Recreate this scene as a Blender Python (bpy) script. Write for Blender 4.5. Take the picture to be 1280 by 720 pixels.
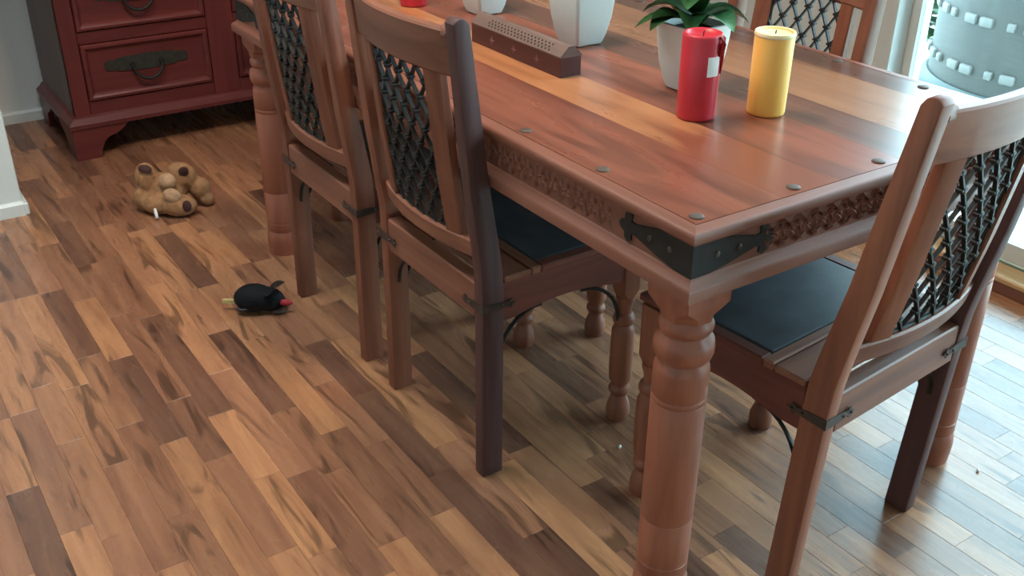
import bpy, bmesh, math, random
from mathutils import Vector, Matrix, noise

for o in list(bpy.data.objects):
    bpy.data.objects.remove(o)
S = bpy.context.scene
C = S.collection
RND = random.Random(7)
PI = math.pi

# ------------------------------------------------------------------ camera
cam_d = bpy.data.cameras.new('camera')
cam = bpy.data.objects.new('camera', cam_d)
C.objects.link(cam)
CAM = Vector((-0.9478, -0.9398, 1.3924))
c_r = Vector((0.82967953, -0.55816512, 0.00914196))
c_u = Vector((0.25878661, 0.3990783, 0.8796397))
c_f = Vector((0.49463256, 0.72745324, -0.47555275))
m = Matrix((c_r, c_u, -c_f)).transposed().to_4x4()
m.translation = CAM
cam.matrix_world = m
FPX = 1295.5
cam_d.sensor_width = 36.0
cam_d.lens = FPX / 1280.0 * 36.0
cam_d.clip_start = 0.02
S.camera = cam

# ------------------------------------------------------------------ world (bright overcast sky)
world = bpy.data.worlds.new('sky')
S.world = world
world.use_nodes = True
wn = world.node_tree
wn.nodes.clear()
w_out = wn.nodes.new('ShaderNodeOutputWorld')
w_bg = wn.nodes.new('ShaderNodeBackground')
w_bg.inputs['Color'].default_value = (0.96, 0.97, 1.0, 1)
w_bg.inputs['Strength'].default_value = 14.0
wn.links.new(w_bg.outputs[0], w_out.inputs[0])

def portal(name, loc, rot, sx, sy):
    d = bpy.data.lights.new(name, 'AREA')
    d.shape = 'RECTANGLE'; d.size = sx; d.size_y = sy
    d.cycles.is_portal = True
    o = bpy.data.objects.new(name, d)
    o.location = loc; o.rotation_euler = rot
    C.objects.link(o)
    return o
# daylight openings: glazed doors on the right, and an unseen skylight added for overhead light
portal('daylight_door', (1.76, -0.875, 1.08), (0, PI / 2, 0), 2.1, 3.6)
portal('added_skylight_portal', (-0.6, 1.25, 2.62), (0, 0, 0), 0.7, 1.4)

S.view_settings.view_transform = 'Standard'
S.view_settings.look = 'None'
S.view_settings.gamma = 1.0
S.view_settings.use_curve_mapping = False
S.view_settings.exposure = 0.17

# ------------------------------------------------------------------ materials
def new_mat(name):
    mt = bpy.data.materials.new(name)
    mt.use_nodes = True
    nt = mt.node_tree
    b = nt.nodes['Principled BSDF']
    return mt, nt, b

def N(nt, kind, **kw):
    n = nt.nodes.new(kind)
    for k, v in kw.items():
        setattr(n, k, v)
    return n

def plain(name, col, rough=0.5, metal=0.0, noise_amt=0.12, noise_scale=30.0, bump=0.0, spec=0.5, coat=0.0, sss=0.0):
    mt, nt, b = new_mat(name)
    tc = N(nt, 'ShaderNodeTexCoord')
    nz = N(nt, 'ShaderNodeTexNoise')
    nz.inputs['Scale'].default_value = noise_scale
    nz.inputs['Detail'].default_value = 4
    nt.links.new(tc.outputs['Object'], nz.inputs['Vector'])
    rp = N(nt, 'ShaderNodeValToRGB')
    k = noise_amt
    rp.color_ramp.elements[0].position = 0.3
    rp.color_ramp.elements[1].position = 0.7
    rp.color_ramp.elements[0].color = (col[0] * (1 - k), col[1] * (1 - k), col[2] * (1 - k), 1)
    rp.color_ramp.elements[1].color = (min(1, col[0] * (1 + k)), min(1, col[1] * (1 + k)), min(1, col[2] * (1 + k)), 1)
    nt.links.new(nz.outputs['Fac'], rp.inputs['Fac'])
    nt.links.new(rp.outputs['Color'], b.inputs['Base Color'])
    b.inputs['Roughness'].default_value = rough
    b.inputs['Metallic'].default_value = metal
    b.inputs['Specular IOR Level'].default_value = spec
    b.inputs['Coat Weight'].default_value = coat
    if sss:
        b.inputs['Subsurface Weight'].default_value = sss
        b.inputs['Subsurface Radius'].default_value = (0.02, 0.008, 0.004)
        b.inputs['Subsurface Scale'].default_value = 0.6
    if bump:
        bp = N(nt, 'ShaderNodeBump')
        bp.inputs['Strength'].default_value = bump
        bp.inputs['Distance'].default_value = 0.003
        nt.links.new(nz.outputs['Fac'], bp.inputs['Height'])
        nt.links.new(bp.outputs['Normal'], b.inputs['Normal'])
    return mt

def wood(name, light, dark, axis='z', rough=0.35, freq=26.0, vary=0.25, coat=0.0, attr=None, streak=None, spec=0.5):
    """stretched-noise timber; grain runs along the local axis"""
    mt, nt, b = new_mat(name)
    L = nt.links
    tc = N(nt, 'ShaderNodeTexCoord')
    oi = N(nt, 'ShaderNodeObjectInfo')
    off = N(nt, 'ShaderNodeVectorMath', operation='SCALE')
    comb = N(nt, 'ShaderNodeCombineXYZ')
    at = None
    if attr:
        at = N(nt, 'ShaderNodeAttribute', attribute_name=attr)
        sep = N(nt, 'ShaderNodeSeparateColor')
        L.new(at.outputs['Color'], sep.inputs['Color'])
        rnd = sep.outputs['Green']
    else:
        rnd = oi.outputs['Random']
    for i in range(3):
        L.new(rnd, comb.inputs[i])
    L.new(comb.outputs[0], off.inputs[0])
    off.inputs['Scale'].default_value = 37.0
    add = N(nt, 'ShaderNodeVectorMath', operation='ADD')
    L.new(tc.outputs['Object'], add.inputs[0])
    L.new(off.outputs[0], add.inputs[1])
    mp = N(nt, 'ShaderNodeMapping')
    s = {'x': (0.07, 1, 1), 'y': (1, 0.07, 1), 'z': (1, 1, 0.07)}[axis]
    s2 = {'x': (0.13, 1, 1), 'y': (1, 0.13, 1), 'z': (1, 1, 0.13)}[axis]
    mp.inputs['Scale'].default_value = s
    L.new(add.outputs[0], mp.inputs['Vector'])
    n1 = N(nt, 'ShaderNodeTexNoise')
    n1.inputs['Scale'].default_value = freq
    n1.inputs['Detail'].default_value = 6
    n1.inputs['Roughness'].default_value = 0.6
    n1.inputs['Distortion'].default_value = 0.9
    L.new(mp.outputs[0], n1.inputs['Vector'])
    mp2 = N(nt, 'ShaderNodeMapping')
    mp2.inputs['Scale'].default_value = s2
    L.new(add.outputs[0], mp2.inputs['Vector'])
    n2 = N(nt, 'ShaderNodeTexNoise')
    n2.inputs['Scale'].default_value = freq * 0.7
    n2.inputs['Detail'].default_value = 5
    n2.inputs['Distortion'].default_value = 1.6
    L.new(mp2.outputs[0], n2.inputs['Vector'])
    rp = N(nt, 'ShaderNodeValToRGB')
    e = rp.color_ramp.elements
    e[0].position = 0.30; e[0].color = (*dark, 1)
    e[1].position = 0.62; e[1].color = (*light, 1)
    L.new(n1.outputs['Fac'], rp.inputs['Fac'])
    col = rp.outputs['Color']
    if attr:
        # red = tone of the strip
        tr = N(nt, 'ShaderNodeValToRGB')
        te = tr.color_ramp.elements
        te[0].position = 0.0; te[0].color = (0.40, 0.38, 0.42, 1)
        te[1].position = 1.0; te[1].color = (1.30, 1.20, 0.98, 1)
        x = te.new(0.3); x.color = (0.68, 0.60, 0.57, 1)
        x = te.new(0.6); x.color = (1.0, 0.91, 0.84, 1)
        L.new(sep.outputs['Red'], tr.inputs['Fac'])
        mu = N(nt, 'ShaderNodeMix', data_type='RGBA', blend_type='MULTIPLY')
        mu.inputs[0].default_value = 1.0
        L.new(col, mu.inputs[6]); L.new(tr.outputs['Color'], mu.inputs[7])
        col = mu.outputs[2]
    # dark swirling streaks
    if streak:
        sr = N(nt, 'ShaderNodeValToRGB')
        se = sr.color_ramp.elements
        se[0].position = streak[0]; se[0].color = (1, 1, 1, 1)
        se[1].position = streak[1]; se[1].color = (streak[2],) * 3 + (1,)
        L.new(n2.outputs['Fac'], sr.inputs['Fac'])
        mu2 = N(nt, 'ShaderNodeMix', data_type='RGBA', blend_type='MULTIPLY')
        mu2.inputs[0].default_value = 1.0
        L.new(col, mu2.inputs[6]); L.new(sr.outputs['Color'], mu2.inputs[7])
        col = mu2.outputs[2]
    hv = N(nt, 'ShaderNodeHueSaturation')
    mr = N(nt, 'ShaderNodeMapRange')
    mr.inputs['To Min'].default_value = 1 - vary
    mr.inputs['To Max'].default_value = 1 + vary
    L.new(rnd, mr.inputs['Value'])
    L.new(mr.outputs[0], hv.inputs['Value'])
    L.new(col, hv.inputs['Color'])
    L.new(hv.outputs[0], b.inputs['Base Color'])
    rr = N(nt, 'ShaderNodeMapRange')
    rr.inputs['To Min'].default_value = rough * 0.85
    rr.inputs['To Max'].default_value = rough * 1.2
    L.new(n2.outputs['Fac'], rr.inputs['Value'])
    L.new(rr.outputs[0], b.inputs['Roughness'])
    b.inputs['Coat Weight'].default_value = coat
    b.inputs['Coat Roughness'].default_value = 0.15
    b.inputs['Specular IOR Level'].default_value = spec
    bp = N(nt, 'ShaderNodeBump')
    bp.inputs['Strength'].default_value = 0.06
    bp.inputs['Distance'].default_value = 0.002
    L.new(n1.outputs['Fac'], bp.inputs['Height'])
    L.new(bp.outputs['Normal'], b.inputs['Normal'])
    return mt

def figure(mt, axis, at, width, col, amp=0.12):
    """heartwood of another colour takes over along the board past a wavering line"""
    nt = mt.node_tree; L = nt.links
    b = nt.nodes['Principled BSDF']
    src = b.inputs['Base Color'].links[0].from_socket
    tc = N(nt, 'ShaderNodeTexCoord'); sx = N(nt, 'ShaderNodeSeparateXYZ')
    L.new(tc.outputs['Object'], sx.inputs[0])
    nz = N(nt, 'ShaderNodeTexNoise'); nz.inputs['Scale'].default_value = 9; nz.inputs['Detail'].default_value = 3
    mp = N(nt, 'ShaderNodeMapping'); mp.inputs['Scale'].default_value = (2.2, 0.25, 1)
    L.new(tc.outputs['Object'], mp.inputs[0]); L.new(mp.outputs[0], nz.inputs['Vector'])
    ma = N(nt, 'ShaderNodeMath', operation='MULTIPLY_ADD'); ma.inputs[1].default_value = amp * 4
    L.new(nz.outputs['Fac'], ma.inputs[0]); L.new(sx.outputs[axis], ma.inputs[2])
    mr = N(nt, 'ShaderNodeMapRange')
    mr.inputs['From Min'].default_value = at + amp * 2 - width; mr.inputs['From Max'].default_value = at + amp * 2 + width
    L.new(ma.outputs[0], mr.inputs['Value'])
    mx = N(nt, 'ShaderNodeMix', data_type='RGBA'); mx.inputs[6].default_value = (*col, 1)
    L.new(mr.outputs[0], mx.inputs[0]); L.new(src, mx.inputs[7])
    L.new(mx.outputs[2], b.inputs['Base Color'])

def glass_mat(name, tint):
    mt, nt, b = new_mat(name)
    nt.nodes.remove(b)
    out = nt.nodes['Material Output']
    tr = N(nt, 'ShaderNodeBsdfTransparent')
    tr.inputs['Color'].default_value = (*tint, 1)
    gl = N(nt, 'ShaderNodeBsdfGlossy')
    gl.inputs['Roughness'].default_value = 0.02
    fr = N(nt, 'ShaderNodeFresnel')
    fr.inputs['IOR'].default_value = 1.35
    mx = N(nt, 'ShaderNodeMixShader')
    nt.links.new(fr.outputs[0], mx.inputs[0])
    nt.links.new(tr.outputs[0], mx.inputs[1])
    nt.links.new(gl.outputs[0], mx.inputs[2])
    nt.links.new(mx.outputs[0], out.inputs[0])
    return mt

M = {}
M['floor'] = wood('laminate_strip', (0.385, 0.190, 0.108), (0.245, 0.110, 0.066), 'y', 0.27, 30, 0.10, attr='tone', streak=(0.56, 0.66, 0.46), spec=0.55)
M['subfloor'] = plain('floor_joint', (0.05, 0.03, 0.022), 0.8)
M['wall'] = plain('wall_paint', (0.70, 0.725, 0.71), 0.7, noise_amt=0.015, noise_scale=90, bump=0.03)
M['white'] = plain('white_gloss_paint', (0.70, 0.72, 0.70), 0.4, noise_amt=0.015)
M['ceiling'] = plain('ceiling_paint', (0.75, 0.74, 0.72), 0.8, noise_amt=0.015)
M['alu'] = plain('door_track', (0.35, 0.50, 0.48), 0.35, 0.6, 0.05)
M['sill'] = wood('sill_pine', (0.62, 0.40, 0.20), (0.48, 0.28, 0.13), 'y', 0.45)
M['sill_red'] = wood('sill_riser_wood', (0.22, 0.09, 0.06), (0.13, 0.05, 0.035), 'y', 0.4)
M['glass'] = glass_mat('door_glass', (0.72, 0.91, 0.97))
M['sky_glass'] = glass_mat('added_skylight_glass', (0.95, 0.97, 0.96))
M['top_red'] = wood('table_red_brown', (0.25, 0.075, 0.042), (0.145, 0.042, 0.027), 'y', 0.28, 16, 0.10, streak=(0.52, 0.70, 0.6))
M['top_orange'] = wood('table_orange', (0.43, 0.175, 0.075), (0.30, 0.110, 0.045), 'y', 0.28, 16, 0.05, streak=(0.55, 0.75, 0.6))
figure(M['top_orange'], 1, -0.60, 0.06, (0.22, 0.062, 0.032))
M['top_tan'] = wood('table_tan', (0.33, 0.155, 0.085), (0.22, 0.095, 0.052), 'y', 0.28, 16, 0.05, streak=(0.55, 0.75, 0.6))
M['top_dark'] = wood('table_dark', (0.17, 0.075, 0.052), (0.095, 0.040, 0.029), 'y', 0.28, 16, 0.08, streak=(0.55, 0.75, 0.6))
M['t_x'] = wood('table_frame_across', (0.25, 0.090, 0.055), (0.155, 0.053, 0.034), 'x', 0.48, 22, 0.1, spec=0.4)
M['t_y'] = wood('table_frame_along', (0.27, 0.093, 0.055), (0.165, 0.054, 0.034), 'y', 0.48, 22, 0.1, spec=0.4)
M['t_z'] = wood('table_leg_wood', (0.36, 0.110, 0.058), (0.215, 0.062, 0.036), 'z', 0.42, 22, 0.08)
M['c_z'] = wood('chair_upright_wood', (0.275, 0.092, 0.048), (0.15, 0.046, 0.027), 'z', 0.46, 22, 0.22, spec=0.38)
M['c_x'] = wood('chair_rail_wood', (0.28, 0.106, 0.062), (0.16, 0.056, 0.034), 'x', 0.46, 22, 0.2, spec=0.38)
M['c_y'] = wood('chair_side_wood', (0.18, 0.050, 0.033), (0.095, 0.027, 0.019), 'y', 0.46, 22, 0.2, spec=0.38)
M['c_dark'] = wood('chair_dark_wood', (0.115, 0.048, 0.042), (0.055, 0.024, 0.024), 'z', 0.55, 22, 0.1, spec=0.3)
M['pad'] = plain('seat_panel_slate', (0.055, 0.062, 0.072), 0.42, 0, 0.35, 14)
M['iron'] = plain('wrought_iron', (0.021, 0.018, 0.016), 0.55, 0.0, 0.3, 60, bump=0.15, spec=0.28)
M['stud'] = plain('stud_iron', (0.095, 0.062, 0.048), 0.6, 0.0, 0.3, 60, spec=0.3)
M['strap'] = plain('strap_rusty_iron', (0.060, 0.040, 0.032), 0.5, 0.3, 0.3, 60)
M['groove'] = plain('groove_dark', (0.02, 0.012, 0.01), 0.8)  # near-black core showing in the groove
M['chest_x'] = wood('chest_red_across', (0.15, 0.029, 0.026), (0.095, 0.018, 0.017), 'x', 0.33, 18, 0.06)
M['chest_z'] = wood('chest_red_upright', (0.15, 0.029, 0.026), (0.095, 0.018, 0.017), 'z', 0.33, 18, 0.06)
M['chest_y'] = wood('chest_side', (0.16, 0.085, 0.075), (0.10, 0.055, 0.05), 'z', 0.4, 18, 0.06)
M['plate'] = plain('handle_plate', (0.055, 0.055, 0.045), 0.5, 0.5, 0.3, 60)
M['red_wax'] = plain('red_wax', (0.58, 0.028, 0.045), 0.32, noise_amt=0.10, noise_scale=18, sss=0.05)
M['red_dark'] = plain('red_wax_deep', (0.30, 0.006, 0.012), 0.3, noise_amt=0.1)
M['yel_wax'] = plain('yellow_wax', (1.0, 0.52, 0.11), 0.4, noise_amt=0.06, noise_scale=10, sss=0.15)
M['lit_rim_wax'] = plain('lit_rim_wax', (0.92, 0.74, 0.42), 0.4, noise_amt=0.04, sss=0.2)  # cream colour stands in for light coming through the translucent wax
M['wick'] = plain('wick', (0.03, 0.02, 0.015), 0.9)
M['paper'] = plain('paper_label', (0.75, 0.72, 0.68), 0.6, noise_amt=0.02)
M['ceramic'] = plain('pot_ceramic', (0.66, 0.68, 0.64), 0.3, noise_amt=0.02)
M['soil'] = plain('potting_soil', (0.03, 0.022, 0.018), 0.9, noise_amt=0.4, noise_scale=90, bump=0.6)
M['leaf'] = plain('leaf_green', (0.035, 0.115, 0.035), 0.38, noise_amt=0.35, noise_scale=16)
M['leaf2'] = plain('leaf_pale_green', (0.055, 0.13, 0.05), 0.4, noise_amt=0.25, noise_scale=16)
M['incense'] = wood('incense_rosewood', (0.10, 0.030, 0.026), (0.055, 0.017, 0.016), 'y', 0.42, 30, 0.05)
M['incense_lid'] = wood('incense_lid_wood', (0.17, 0.105, 0.085), (0.11, 0.062, 0.05), 'y', 0.5, 30, 0.05)
M['hole'] = plain('dark_hole', (0.012, 0.008, 0.007), 0.9)
M['inlay'] = plain('inlay_pale', (0.20, 0.09, 0.08), 0.5)
M['plush'] = plain('plush_tan', (0.32, 0.155, 0.070), 0.95, noise_amt=0.3, noise_scale=55, bump=0.9)
M['plush2'] = plain('plush_pale', (0.44, 0.25, 0.14), 0.95, noise_amt=0.25, noise_scale=55, bump=0.9)
M['plush_dark'] = plain('plush_sole', (0.055, 0.018, 0.013), 0.9, noise_amt=0.3)
M['tag'] = plain('tag_white', (0.75, 0.72, 0.68), 0.6, noise_amt=0.02)
M['toy_black'] = plain('toy_black_felt', (0.006, 0.006, 0.008), 0.7, noise_amt=0.3, noise_scale=40, bump=0.3, spec=0.2)
M['toy_ear'] = plain('toy_ear_felt', (0.05, 0.028, 0.022), 0.8)
M['toy_red'] = plain('toy_red_felt', (0.42, 0.02, 0.035), 0.6)
M['toy_yel'] = plain('toy_yellow_felt', (0.56, 0.40, 0.17), 0.8)
M['toy_grey'] = plain('toy_grey_stitch', (0.06, 0.06, 0.09), 0.6)
M['patio'] = plain('patio_concrete', (0.52, 0.53, 0.50), 0.8, noise_amt=0.08, noise_scale=8)
M['grass'] = plain('lawn_green', (0.10, 0.24, 0.09), 0.9, noise_amt=0.4, noise_scale=40, bump=0.5)
M['tub'] = plain('tub_grey_green', (0.034, 0.032, 0.027), 0.5, noise_amt=0.18, noise_scale=6)
M['tub_rim'] = plain('tub_base_teal', (0.018, 0.032, 0.028), 0.5, noise_amt=0.1)
M['tub_block'] = plain('tub_white_block', (0.115, 0.11, 0.10), 0.5, noise_amt=0.03)
M['crumb'] = plain('crumb_white', (0.8, 0.8, 0.78), 0.6)

# ------------------------------------------------------------------ mesh helpers
def link(name, me, mat, parent=None, loc=(0, 0, 0), rot=(0, 0, 0)):
    o = bpy.data.objects.new(name, me)
    C.objects.link(o)
    if mat is not None:
        if len(me.materials) == 0:
            me.materials.append(M[mat])
    o.location = loc
    o.rotation_euler = rot
    if parent is not None:
        o.parent = parent
    return o

def empty(name, loc=(0, 0, 0), rz=0.0):
    o = bpy.data.objects.new(name, None)
    C.objects.link(o)
    o.empty_display_size = 0.05
    o.location = loc
    o.rotation_euler = (0, 0, rz)
    return o

def tag(o, label, cat, group=None):
    o['label'] = label
    o['category'] = cat
    if group:
        o['group'] = group
    return o

def struct(o):
    o['kind'] = 'structure'
    return o

def bm_mesh(bm, name, smooth=False):
    bmesh.ops.recalc_face_normals(bm, faces=bm.faces[:])
    me = bpy.data.meshes.new(name)
    bm.to_mesh(me); bm.free()
    if smooth:
        me.polygons.foreach_set('use_smooth', [True] * len(me.polygons))
        me.update()
    return me

def box_bm(bm, x0, x1, y0, y1, z0, z1, bev=0.0, seg=1):
    vs = [bm.verts.new(v) for v in ((x0, y0, z0), (x1, y0, z0), (x1, y1, z0), (x0, y1, z0), (x0, y0, z1), (x1, y0, z1), (x1, y1, z1), (x0, y1, z1))]
    fs = [bm.faces.new([vs[i] for i in f]) for f in ((0, 3, 2, 1), (4, 5, 6, 7), (0, 1, 5, 4), (1, 2, 6, 5), (2, 3, 7, 6), (3, 0, 4, 7))]
    if bev > 0:
        es = {e for f in fs for e in f.edges}
        bmesh.ops.bevel(bm, geom=list(es), offset=bev, segments=seg, profile=0.5, affect='EDGES')

def box(name, b, mat, parent=None, bev=0.0, seg=1, loc=(0, 0, 0), rot=(0, 0, 0)):
    bm = bmesh.new()
    box_bm(bm, *b, bev, seg)
    return link(name, bm_mesh(bm, name), mat, parent, loc, rot)

def sections_bm(bm, rings, closed=True, caps=True):
    """rings: list of lists of points (same length)"""
    vr = [[bm.verts.new(p) for p in r] for r in rings]
    n = len(rings[0])
    for a, b in zip(vr[:-1], vr[1:]):
        for i in range(n if closed else n - 1):
            j = (i + 1) % n
            bm.faces.new((a[i], a[j], b[j], b[i]))
    if caps:
        bm.faces.new(vr[0][::-1]); bm.faces.new(vr[-1])
    return vr

def lathe_bm(bm, prof, seg=24, cx=0, cy=0):
    rings = []
    for r, z in prof:
        rings.append([(cx + r * math.cos(2 * PI * i / seg), cy + r * math.sin(2 * PI * i / seg), z) for i in range(seg)])
    sections_bm(bm, rings)

def autosmooth(me, ang=40):
    me.polygons.foreach_set('use_smooth', [True] * len(me.polygons))
    me.set_sharp_from_angle(angle=math.radians(ang))
    me.update()
    return me

def lathe(name, prof, mat, parent=None, seg=24, loc=(0, 0, 0), ang=40):
    bm = bmesh.new()
    lathe_bm(bm, prof, seg)
    return link(name, autosmooth(bm_mesh(bm, name), ang), mat, parent, loc)

def tube_bm(bm, pts, rad, seg=8, flat=None):
    pts = [Vector(p) for p in pts]
    rings = []
    up0 = Vector((0.123, 0.35, 0.93)).normalized()
    for i, p in enumerate(pts):
        if i == 0: t = pts[1] - p
        elif i == len(pts) - 1: t = p - pts[i - 1]
        else: t = pts[i + 1] - pts[i - 1]
        t.normalize()
        a = t.cross(up0)
        if a.length < 1e-3: a = t.cross(Vector((1, 0, 0)))
        a.normalize(); b = t.cross(a)
        r = rad[i] if isinstance(rad, (list, tuple)) else rad
        rings.append([p + a * (r * math.cos(2 * PI * k / seg + PI / seg)) + b * (r * math.sin(2 * PI * k / seg + PI / seg)) for k in range(seg)])
    sections_bm(bm, rings)

def tube(name, pts, rad, mat, parent=None, seg=8):
    bm = bmesh.new()
    tube_bm(bm, pts, rad, seg)
    return link(name, autosmooth(bm_mesh(bm, name), 50), mat, parent)

def prism_bm(bm, poly, h0, h1, axis='z'):
    """poly of 2-D points extruded along axis between h0 and h1"""
    def P(a, b, h):
        return {'z': (a, b, h), 'y': (a, h, b), 'x': (h, a, b)}[axis]
    sections_bm(bm, [[P(a, b, h0) for a, b in poly], [P(a, b, h1) for a, b in poly]])

def prism(name, poly, h0, h1, axis, mat, parent=None, bev=0.0, ang=None):
    bm = bmesh.new()
    prism_bm(bm, poly, h0, h1, axis)
    if bev:
        bmesh.ops.recalc_face_normals(bm, faces=bm.faces[:])
        bmesh.ops.bevel(bm, geom=[e for e in bm.edges if e.calc_face_angle(0) > 0.6], offset=bev, segments=1, affect='EDGES', clamp_overlap=True)
    me = bm_mesh(bm, name)
    if ang: autosmooth(me, ang)
    return link(name, me, mat, parent)

def copy_tree(o, parent=None):
    c = o.copy()
    C.objects.link(c)
    if parent is not None:
        c.parent = parent
    for ch in list(o.children):
        copy_tree(ch, c)
    return c

def px(p):
    d = Vector(p) - CAM
    z = d.dot(c_f)
    if z < 0.05: return None
    return 640 + FPX * d.dot(c_r) / z, 360 - FPX * d.dot(c_u) / z

# ------------------------------------------------------------------ room shell
X0, X1, Y0, Y1, ZC = -3.0, 1.66, -3.2, 3.40, 2.5
floor = struct(box('floor', (X0, X1, Y0, Y1, -0.10, -0.004), 'subfloor'))

SW = 0.0625
strips = []
ncol = int((X1 - X0) / SW) + 2
x_start = -0.055 - SW * int((-0.055 - X0) / SW + 1)
rf = random.Random(21)
for c in range(ncol + 1):
    xa = max(x_start + c * SW, X0); xb = min(x_start + (c + 1) * SW, X1)
    if xb - xa < 0.005: continue
    y = Y0 - rf.random() * 0.4
    while y < Y1:
        ln = rf.choice((0.26, 0.34, 0.40, 0.46, 0.52)) + rf.random() * 0.03
        ya, yb = max(y, Y0), min(y + ln, Y1)
        y += ln
        if yb - ya < 0.01: continue
        u = rf.random()
        tone = 0.04 + 0.20 * rf.random() if u < 0.14 else (0.34 + 0.25 * rf.random() if u < 0.55 else 0.62 + 0.38 * rf.random())
        strips.append((xa, xb, ya, yb, tone, rf.random()))

def strip_area(s):
    pts = [px((s[0], s[2], 0)), px((s[1], s[2], 0)), px((s[1], s[3], 0)), px((s[0], s[3], 0))]
    if any(p is None for p in pts): return 0
    cx = sum(p[0] for p in pts) / 4; cy = sum(p[1] for p in pts) / 4
    if not (-40 < cx < 1320 and -40 < cy < 760): return 0
    a = 0
    for i in range(4):
        a += pts[i][0] * pts[(i + 1) % 4][1] - pts[(i + 1) % 4][0] * pts[i][1]
    return abs(a) / 2

def strip_bm(bm, lay, s, ox=0, oy=0):
    g = 0.00015
    n0 = len(bm.faces)
    x0, x1, y0, y1 = s[0] + g - ox, s[1] - g - ox, s[2] + g - oy, s[3] - g - oy
    e = 0.0005
    vs = [bm.verts.new(v) for v in ((x0, y0, -0.006), (x1, y0, -0.006), (x1, y1, -0.006), (x0, y1, -0.006),
                                    (x0, y0, -0.0003), (x1, y0, -0.0003), (x1, y1, -0.0003), (x0, y1, -0.0003),
                                    (x0 + e, y0 + e, 0), (x1 - e, y0 + e, 0), (x1 - e, y1 - e, 0), (x0 + e, y1 - e, 0))]
    for f in ((0, 1, 5, 4), (1, 2, 6, 5), (2, 3, 7, 6), (3, 0, 4, 7), (4, 5, 9, 8), (5, 6, 10, 9), (6, 7, 11, 10), (7, 4, 8, 11), (8, 9, 10, 11)):
        fc = bm.faces.new([vs[i] for i in f])
        for l in fc.loops:
            l[lay] = (s[4], s[5], 0, 1)

strips.sort(key=strip_area, reverse=True)
for s in strips[:300]:
    bm = bmesh.new(); lay = bm.loops.layers.float_color.new('tone')
    ox, oy = (s[0] + s[1]) / 2, (s[2] + s[3]) / 2
    strip_bm(bm, lay, s, ox, oy)
    me = bpy.data.meshes.new('floor_strip'); bm.to_mesh(me); bm.free()
    link('floor_strip', me, 'floor', floor, (ox, oy, 0))
bm = bmesh.new(); lay = bm.loops.layers.float_color.new('tone')
for s in strips[300:]:
    strip_bm(bm, lay, s)
me = bpy.data.meshes.new('floor_strips_rest'); bm.to_mesh(me); bm.free()
o = link('floor_strips_rest', me, 'floor', floor)
o['kind'] = 'stuff'

def wall_with_holes(name, axis, p0, p1, a0, a1, z0, z1, hole=None, mat='wall'):
    """wall slab: axis 'x' = plane of constant x (a is y)"""
    bm = bmesh.new()
    def bx(aa, ab, za, zb):
        if ab - aa < 1e-4 or zb - za < 1e-4: return
        if axis == 'x': box_bm(bm, p0, p1, aa, ab, za, zb)
        else: box_bm(bm, aa, ab, p0, p1, za, zb)
    if hole:
        h0, h1, hz0, hz1 = hole
        bx(a0, h0, z0, z1); bx(h1, a1, z0, z1); bx(h0, h1, z0, hz0); bx(h0, h1, hz1, z1)
    else:
        bx(a0, a1, z0, z1)
    return struct(link(name, bm_mesh(bm, name), mat))

DOOR_Y0, DOOR_Y1, DOOR_Z = -2.675, 0.93, 2.12
wall_with_holes('wall_back', 'y', Y1, Y1 + 0.1, X0 - 0.1, X1 + 0.16, -0.1, ZC)
wall_with_holes('wall_right', 'x', X1, X1 + 0.16, Y0, Y1, -0.1, ZC, (DOOR_Y0, DOOR_Y1, 0.0, DOOR_Z))
wall_with_holes('wall_left', 'x', X0 - 0.1, X0, Y0, Y1, -0.1, ZC)
wall_with_holes('wall_rear', 'y', Y0 - 0.1, Y0, X0 - 0.1, X1 + 0.16, -0.1, ZC)
struct(box('wall_stub', (X0, -0.535, 2.462, 2.58, 0, ZC), 'wall', bev=0.004))
SKX0, SKX1, SKY0, SKY1 = -0.95, -0.25, 0.55, 1.95      # ceiling opening for the added skylight, sized for its light
bm = bmesh.new()
box_bm(bm, X0 - 0.1, SKX0, Y0 - 0.1, Y1 + 0.1, ZC, ZC + 0.1)
box_bm(bm, SKX1, X1 + 0.16, Y0 - 0.1, Y1 + 0.1, ZC, ZC + 0.1)
box_bm(bm, SKX0, SKX1, Y0 - 0.1, SKY0, ZC, ZC + 0.1)
box_bm(bm, SKX0, SKX1, SKY1, Y1 + 0.1, ZC, ZC + 0.1)
struct(link('ceiling', bm_mesh(bm, 'ceiling'), 'ceiling'))

def baseboard(name, path_box):
    return struct(box(name, path_box, 'white', bev=0.003))
bm = bmesh.new()
prism_bm(bm, [(2.448, 0), (2.462, 0), (2.462, 0.046), (2.456, 0.046), (2.448, 0.038)], X0, -0.535, 'x')
box_bm(bm, -0.537, -0.521, 2.448, 2.594, 0, 0.040, 0.003)
prism_bm(bm, [(2.594, 0), (2.580, 0), (2.580, 0.046), (2.586, 0.046), (2.594, 0.038)], X0, -0.535, 'x')
struct(link('baseboard_stub', bm_mesh(bm, 'baseboard_stub'), 'white'))
bm = bmesh.new()
prism_bm(bm, [(Y1 - 0.014, 0), (Y1, 0), (Y1, 0.044), (Y1 - 0.007, 0.044), (Y1 - 0.014, 0.036)], X0, X1, 'x')
struct(link('baseboard_back', bm_mesh(bm, 'baseboard_back'), 'white'))
baseboard('baseboard_right', (X1 - 0.014, X1, 1.03, Y1 - 0.014, 0, 0.044))

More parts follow.
